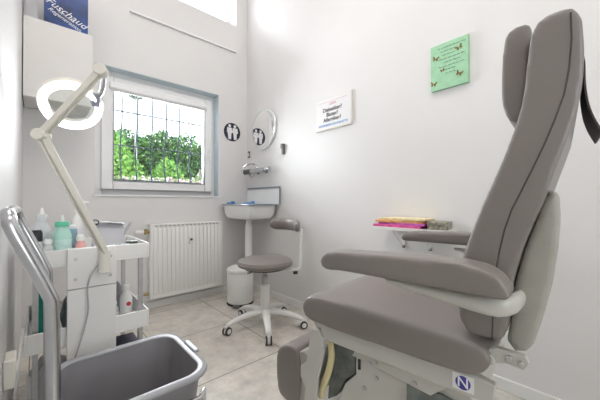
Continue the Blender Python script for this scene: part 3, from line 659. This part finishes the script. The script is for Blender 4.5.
# ------------------------------------------------------------------ instrument trolley
TX, TY = 0.178, 1.70
tr = thing('instrument_trolley', 'white two-tier instrument trolley beside the left wall below the window', 'trolley', (TX, TY, 0))
hx, hy = 0.212, 0.215
def tray(z0, z1, name):
    b = MB(); th = 0.008
    b.bb((-hx, -hy, z0), (hx, hy, z0+0.008))
    b.bb((-hx, -hy, z0+0.008), (-hx+th, hy, z1)); b.bb((hx-th, -hy, z0+0.008), (hx, hy, z1))
    b.bb((-hx+th, -hy, z0+0.008), (hx-th, -hy+th, z1)); b.bb((-hx+th, hy-th, z0+0.008), (hx-th, hy, z1))
    return b.build(name, M_white, tr, bevel=0.002)
tray(0.685, 0.752, 'top_tray'); tray(0.365, 0.442, 'lower_tray'); tray(0.10, 0.135, 'base_tray')
for sx in (-1, 1):
    for sy in (-1, 1):
        MB().bb((sx*(hx-0.03)-0.009, sy*(hy-0.03)-0.009, 0.136), (sx*(hx-0.03)+0.009, sy*(hy-0.03)+0.009, 0.364)).bb((sx*(hx-0.03)-0.009, sy*(hy-0.03)-0.009, 0.443-0.07), (sx*(hx-0.03)+0.009, sy*(hy-0.03)+0.009, 0.6845)).build('post', M_steel, tr)
        c_ = MB().cyl((sx*(hx-0.03), sy*(hy-0.03), 0.055), (sx*(hx-0.03), sy*(hy-0.03), 0.0995), 0.01).build('castor', M_steel, tr)
        MB().tube([(sx*(hx-0.03)-0.012, sy*(hy-0.03), 0.03), (sx*(hx-0.03)+0.012, sy*(hy-0.03), 0.03)], 0.03, 20).build('wheel', M_rubber, c_)
pn = MB().bb((-0.09, -hy-0.032, 0.28), (0.075, -hy-0.0005, 0.594)).build('front_panel', M_white, tr, bevel=0.003)
pu = MB().bb((-0.09, -hy-0.036, 0.597), (0.075, -hy-0.0005, 0.756)).build('lamp_plate', M_white, tr, bevel=0.003)
for (x, z) in ((-0.065, 0.715), (0.052, 0.715), (-0.065, 0.635), (0.052, 0.635)):
    MB().cyl((x, -hy-0.0365, z), (x, -hy-0.040, z), 0.006, seg=12).build('screw', M_steel, pu)

# magnifier lamp clamped on the trolley
lamp = thing('magnifier_lamp', 'white jointed ring magnifier lamp rising from the instrument trolley', 'lamp', (0.200, 1.435, 0.64))
def lp(x, y, z): return Vector((x-0.200, y-1.435, z-0.64))
BASE, ELB, HEAD = lp(0.205, 1.415, 0.735), lp(0.008, 1.30, 1.165), lp(0.160, 1.20, 1.395)
MB().cyl(lp(0.205, 1.42, 0.655), lp(0.205, 1.42, 0.745), 0.022, 0.020).bb(lp(0.19, 1.425, 0.66), lp(0.22, 1.4475, 0.72)).build('clamp', M_cream, lamp, bevel=0.003)
def beam(a, b_, w_, d_, name, m=M_cream):
    v = (b_-a); L = v.length; q = v.to_track_quat('Z', 'Y').to_matrix().to_4x4()
    b = MB()
    for s in (-1, 1):
        b.box((0, 0, 0), (0.001, 0.001, 0.001))
    b.bm.clear()
    for s in (-1, 1):
        m4 = Matrix.Translation((a+b_)/2) @ q @ Matrix.Translation((s*w_*0.33, 0, 0)) @ Matrix.Diagonal((w_*0.34, d_, L, 1))
        bmesh.ops.create_cube(b.bm, size=1, matrix=m4)
    m4 = Matrix.Translation((a+b_)/2) @ q @ Matrix.Diagonal((w_*0.5, d_*0.4, L*0.96, 1))
    bmesh.ops.create_cube(b.bm, size=1, matrix=m4)
    return b.build(name, m, lamp, bevel=0.003)
beam(BASE, ELB, 0.029, 0.022, 'lower_arm'); beam(ELB, HEAD, 0.028, 0.020, 'upper_arm')
MB().tube([ELB+Vector((-0.012, -0.02, 0)), ELB+Vector((0.012, 0.02, 0))], 0.019, 20).build('elbow_joint', M_cream, lamp, bevel=0.003)
MB().tube([HEAD+Vector((-0.008, -0.018, 0)), HEAD+Vector((0.008, 0.018, 0))], 0.020, 20).build('head_joint', M_cream, lamp, bevel=0.003)
RC = lp(0.094, 1.40, 1.303)
nrm = Vector((-0.05, -0.72, -0.69)).normalized()
qr = nrm.to_track_quat('Z', 'Y').to_matrix()
def ringpts(r, off, n=40): return [RC+qr @ Vector((r*math.cos(2*PI*k/n), r*math.sin(2*PI*k/n), off)) for k in range(n)]
MB().tube(ringpts(0.085, 0.0), 0.0115, 12, closed=True).build('ring_light', M_ledring, lamp)
b = MB(); b.ring_loft([ringpts(0.1, -0.012), ringpts(0.102, -0.030), ringpts(0.070, -0.030), ringpts(0.070, -0.014)], cap=False, closed=True); hs = b.build('ring_housing', M_cream, lamp)
b = MB(); b.ring_loft([ringpts(0.0698, -0.016), ringpts(0.0698, -0.022)]); b.build('lens', M_glass, lamp)
ed = RC+qr @ Vector((0, 0, -0.022))
tgt = Vector((0.165, 1.375, 1.345))-Vector((0.200, 1.435, 0.64))
MB().tube(spline([HEAD, lp(0.175, 1.26, 1.39), lp(0.178, 1.33, 1.365), tgt], 4, False), 0.010, 10).build('head_bracket', M_steel, lamp)
MB().box(tgt, (0.026, 0.05, 0.05), Matrix.Rotation(0.5, 4, 'X')).build('head_mount', mat('blue_grey_metal', (0.32, 0.34, 0.42), 0.4, noise=0.15, nscale=50), lamp, bevel=0.003)
cb = [lp(0.197, 1.435, 0.70), lp(0.165, 1.428, 0.655), lp(0.150, 1.43, 0.60), lp(0.152, 1.43, 0.50), lp(0.125, 1.43, 0.38), lp(0.10, 1.43, 0.30)]
MB().tube(spline(cb, 5, False), 0.003, 6).build('power_cord', mat('grey_cord', (0.45, 0.45, 0.45), 0.5, noise=0.03), lamp)

# ---- bottles and boxes
def bottle(name, label, x, y, z, r, h, m, cap=None, caph=0.03, nozzle=None, lab=None, cat='bottle', neck=0.35, group=None):
    t = thing(name, label, cat, (x, y, z), 0, group)
    hb = h-caph
    MB().lathe([(r*0.9, 0), (r, 0.006), (r, hb*0.72), (r*0.85, hb*0.84), (r*neck+0.002, hb*0.95), (r*neck, hb)], seg=24).build('bottle_body', m, t)
    cm = cap or M_white
    MB().lathe([(r*neck+0.004, hb+0.0002), (r*neck+0.004, hb+caph*0.7), (r*neck, hb+caph)], seg=18).build('cap', cm, t)
    if lab: MB().lathe([(r+0.0006, hb*0.16), (r+0.0009, hb*0.17), (r+0.0009, hb*0.62), (r+0.0006, hb*0.63)], seg=24).build('paper_label', lab, t)
    if nozzle == 'spray':
        MB().box((0, 0, h+0.012), (0.022, 0.05, 0.026)).box((0, -0.03, h+0.018), (0.010, 0.02, 0.010)).build('spray_head', M_white, t, bevel=0.003)
    if nozzle == 'pump':
        MB().cyl((0, 0, h), (0, 0, h+0.03), 0.004).bb((-0.007, -0.007, h+0.028), (0.045, 0.007, h+0.038)).build('pump_head', M_white, t, bevel=0.002)
    if nozzle == 'tip':
        MB().cyl((0, 0, h), (0, 0, h+0.028), 0.009, 0.004).build('nozzle', M_white, t)
    return t
TZ = 0.694
bottle('spray_bottle', 'tall cloudy white bottle with pointed nozzle at left of top tray', 0.014, 1.70, TZ, 0.033, 0.195, M_clear, M_clear, 0.03, 'tip', None, neck=0.45)
bottle('small_bottle', 'small bottle with black cap at left front of top tray', -0.002, 1.57, TZ, 0.019, 0.135, M_label, M_black, 0.045, None, M_pink, neck=0.78)
bottle('small_bottle', 'small white bottle with printed label in front of the cloudy bottle', 0.032, 1.56, TZ, 0.019, 0.098, M_clear, M_white, 0.02, None, M_label, neck=0.5)
bottle('disinfectant_bottle', 'clear mint green bottle with green collar and white nozzle on top tray', 0.078, 1.60, TZ, 0.034, 0.165, M_mint, M_mintcap, 0.02, 'tip', mat('mint_label', (0.55, 0.78, 0.72), 0.5, noise=0.1, nscale=80), neck=0.62)
bottle('pump_dispenser', 'white pump dispenser with horizontal spout behind the lamp arm', 0.150, 1.83, TZ, 0.026, 0.215, M_white, M_white, 0.02, 'pump', M_label)
bottle('pink_bottle', 'small pink labelled bottle beside the lamp arm on top tray', 0.140, 1.58, TZ, 0.019, 0.105, M_pink, M_white, 0.025, None, M_pink, neck=0.6)
tag(MB().bb((-0.012, -0.03, 0), (0.012, 0.03, 0.13)).build('blue_carton', mat('blue_grey_card', (0.30, 0.42, 0.52), 0.5, noise=0.1), loc=(0.120, 1.655, TZ), bevel=0.002), 'slim blue grey carton standing right of the mint bottle', 'box')
tag(MB().bb((-0.022, -0.03, 0), (0.022, 0.03, 0.14)).build('white_carton', M_label, loc=(0.112, 1.75, TZ), bevel=0.002), 'white carton standing behind the pink bottle on top tray', 'box')
# grey glove box
t = thing('grey_tissue_box', 'pale grey open box leaning at the right of top tray', 'box', (0.268, 1.72, TZ+0.010))
q = MB(); Rm = Matrix.Rotation(-0.5, 4, 'X')
q.box((0, 0.03, 0.075), (0.14, 0.006, 0.125), Rm); q.box((0.0, 0.055, 0.135), (0.15, 0.05, 0.004), Matrix.Rotation(0.15, 4, 'Y')); q.bb((-0.068, -0.025, 0.0), (0.068, 0.06, 0.03))
q.box((0.085, 0.03, 0.10), (0.004, 0.05, 0.075), Matrix.Rotation(0.5, 4, 'Y'))
q.build('box_body', M_greybox, t, bevel=0.002)
MB().bb((-0.05, -0.0262, 0.004), (0.05, -0.0252, 0.026)).build('box_label', M_label, t)
tag(MB().lathe([(0.018, 0), (0.022, 0.05), (0.020, 0.05), (0.016, 0.004)]).build('plastic_cup', M_clear, loc=(0.262, 1.60, TZ)), 'small clear plastic cup in front of the grey box', 'cup')
tag(MB().lathe([(0.018, 0), (0.022, 0.05), (0.020, 0.05), (0.016, 0.004)]).build('plastic_cup', M_clear, loc=(0.308, 1.59, TZ)), 'clear plastic cup beside the dark green pot', 'cup')
tag(MB().lathe([(0.016, 0), (0.018, 0.048), (0.015, 0.052), (0.002, 0.053)]).build('black_jar', M_rubber, loc=(0.222, 1.57, TZ)), 'small black jar just right of the lamp arm on top tray', 'jar')
tag(MB().lathe([(0.022, 0), (0.026, 0.03), (0.026, 0.055), (0.002, 0.058)]).build('green_pot', M_dkgreen, loc=(0.350, 1.64, TZ)), 'dark green pot near the right end of top tray', 'jar')
t = thing('hand_loupe', 'small round black-rimmed loupe standing behind the lamp arm on top tray', 'loupe', (0.212, 1.74, TZ))
ring = [(0.014*math.cos(2*PI*k/20), 0, 0.148+0.012*math.sin(2*PI*k/20)) for k in range(20)]
MB().tube(ring, 0.0028, 8, closed=True).build('rim', M_rubber, t)
MB().cyl((0, 0, 0.0), (0, 0, 0.132), 0.004).build('handle', M_steel, t)
# lower tray
LZ = 0.374
q = MB(); q.ring_loft([[Vector(p) for p in [(-0.035, y, 0.0), (0.045, y, 0.0), (0.040, y, 0.07), (0.005, y, 0.20), (-0.015, y, 0.21)]] for y in (-0.05, 0.05)])
tag(q.build('teal_pouch', M_teal, loc=(0.020, 1.62, LZ+0.018), bevel=0.004), 'dark teal green pouch standing at the left of the lower tray', 'pouch')
tag(MB().bb((-0.042, -0.085, 0), (0.045, 0.085, 0.016)).build('folded_towel', M_wcloth, loc=(0.033, 1.635, LZ+0.001), bevel=0.006), 'white folded towel under the teal pouch on lower tray', 'towel')
def blob(name, m, sx, sy, sz, loc, lab, cat, seed=1):
    rnd = random.Random(seed); bm = MB(); bmesh.ops.create_icosphere(bm.bm, subdivisions=3, radius=1)
    for v in bm.bm.verts:
        n = v.co.normalized(); k = 1+0.10*math.sin(5*n.x+seed)+0.09*math.sin(7*n.y+2*seed)+0.06*math.sin(9*n.z+seed)
        p = n*k; p.x = math.copysign(abs(p.x)**0.75, p.x); p.y = math.copysign(abs(p.y)**0.75, p.y)
        v.co = Vector((p.x*sx, p.y*sy, max(0, (p.z+0.75)*sz)))
    return tag(bm.build(name, m, loc=loc), lab, cat)
blob('grey_bag', M_gcloth, 0.050, 0.07, 0.085, (0.125, 1.66, LZ+0.001), 'crumpled grey cloth bag on lower tray beside the teal pouch', 'bag', 2)
blob('grey_bag', M_gcloth, 0.045, 0.06, 0.088, (0.288, 1.78, LZ+0.001), 'grey cloth bag on lower tray behind the white bottle', 'bag', 5)
bt = bottle('lotion_bottle', 'white bottle with small red emblem at the right of the lower tray', 0.318, 1.60, LZ, 0.027, 0.17, M_white, M_white, 0.025, None, None, neck=0.5)
MB().cyl((0.006, -0.0262, 0.085), (0.006, -0.0290, 0.085), 0.010, seg=16).build('emblem', M_red, bt)
bottle('lotion_bottle', 'short white bottle left of the one with red emblem on lower tray', 0.270, 1.60, LZ, 0.020, 0.105, M_clear, M_white, 0.02, None, M_label)
tag(MB().bb((-0.075, -0.06, 0), (0.075, 0.06, 0.17)).build('navy_box', M_navy, loc=(0.292, 1.62, 0.1085), bevel=0.004), 'dark navy box on the base of the instrument trolley', 'box')
blob('plastic_bag', M_clear, 0.06, 0.07, 0.11, (0.045, 1.60, 0.109), 'clear plastic bag on the base of the instrument trolley at left', 'bag', 3)
tag(MB().bb((-0.012, -0.02, 0), (0.012, 0.02, 0.12)).build('teal_tube', M_teal, loc=(0.12, 1.56, 0.109), bevel=0.004), 'small teal tube right of the clear plastic bag', 'tube')

# ------------------------------------------------------------------ foot bath cart
cart = thing('foot_bath_cart', 'chrome tubular cart with tall bent push handle beside the left wall', 'cart', (0.21, 1.08, 0))
def cp(x, y, z): return (x-0.21, y-1.08, z)
ya, yb = 0.885, 1.27
hp_ = [cp(0.030, ya, 0.16), cp(0.030, ya, 0.45), cp(0.027, ya, 0.68), cp(0.018, ya, 0.735), cp(-0.038, ya, 0.875), cp(-0.046, ya+0.015, 0.905), cp(-0.050, ya+0.06, 0.918),
       cp(-0.050, yb-0.06, 0.918), cp(-0.046, yb-0.015, 0.905), cp(-0.038, yb, 0.875), cp(0.018, yb, 0.735), cp(0.027, yb, 0.68), cp(0.030, yb, 0.45), cp(0.030, yb, 0.16)]
MB().tube(spline(hp_, 5, False), 0.0135, 14).build('push_handle', M_chrome, cart)
lo = [cp(0.02, ya, 0.15), cp(0.37, ya+0.0, 0.15), cp(0.395, ya+0.02, 0.15), cp(0.395, yb-0.02, 0.15), cp(0.37, yb, 0.15), cp(0.02, yb, 0.15)]
MB().tube(lo, 0.011, 10, closed=True).build('lower_frame', M_chrome, cart)
for y, q in ((ya, 0.03), (yb, -0.03)):
    MB().tube([cp(0.03, y, 0.33), cp(0.38, y, 0.33), cp(0.405, y+q, 0.33), cp(0.405, y+q, 0.155)], 0.008).build('support_rail', M_chrome, cart)
for x in (0.07, 0.35): MB().tube([cp(x, 0.90, 0.15), cp(x, 1.26, 0.15)], 0.007).build('cross_bar', M_chrome, cart)
for (x, y) in ((0.03, ya), (0.03, yb), (0.385, ya+0.01), (0.385, yb-0.01)):
    c_ = MB().cyl(cp(x, y, 0.07), cp(x, y, 0.14), 0.009).build('castor', M_steel, cart)
    MB().tube([cp(x-0.012, y, 0.04), cp(x+0.012, y, 0.04)], 0.04, 22).build('wheel', M_rubber, c_)
tub = thing('foot_bath_tub', 'large grey plastic foot bath tub resting in the chrome cart', 'tub', (0.228, 1.08, 0.162))
b = MB(); secs = [(0.155, 0.135, 0.05, 0.0), (0.165, 0.145, 0.055, 0.01), (0.180, 0.172, 0.065, 0.20), (0.183, 0.176, 0.065, 0.232),
                  (0.177, 0.170, 0.062, 0.232), (0.173, 0.165, 0.062, 0.20), (0.152, 0.138, 0.055, 0.016), (0.10, 0.09, 0.05, 0.010)]
b.ring_loft([[Vector((x, y, z)) for x, y in rrect(0, 0, hx_, hy_, r, 8)] for (hx_, hy_, r, z) in secs])
b.build('tub_body', M_tub, tub, ang=50)
b = MB(); secs = [(0.184, 0.177, 0.066, 0.222), (0.200, 0.193, 0.075, 0.224), (0.203, 0.196, 0.077, 0.232), (0.199, 0.192, 0.074, 0.239), (0.184, 0.177, 0.066, 0.240), (0.176, 0.169, 0.062, 0.236), (0.1765, 0.1695, 0.062, 0.2325)]
b.ring_loft([[Vector((x, y, z)) for x, y in rrect(0, 0, hx_, hy_, r, 8)] for (hx_, hy_, r, z) in secs], cap=False)
b.build('tub_rim', M_tubrim, tub, ang=60)
q = MB(); q.bb((0.192, -0.05, 0.236), (0.212, 0.05, 0.246)); q.build('grip', M_tubrim, tub, bevel=0.004)
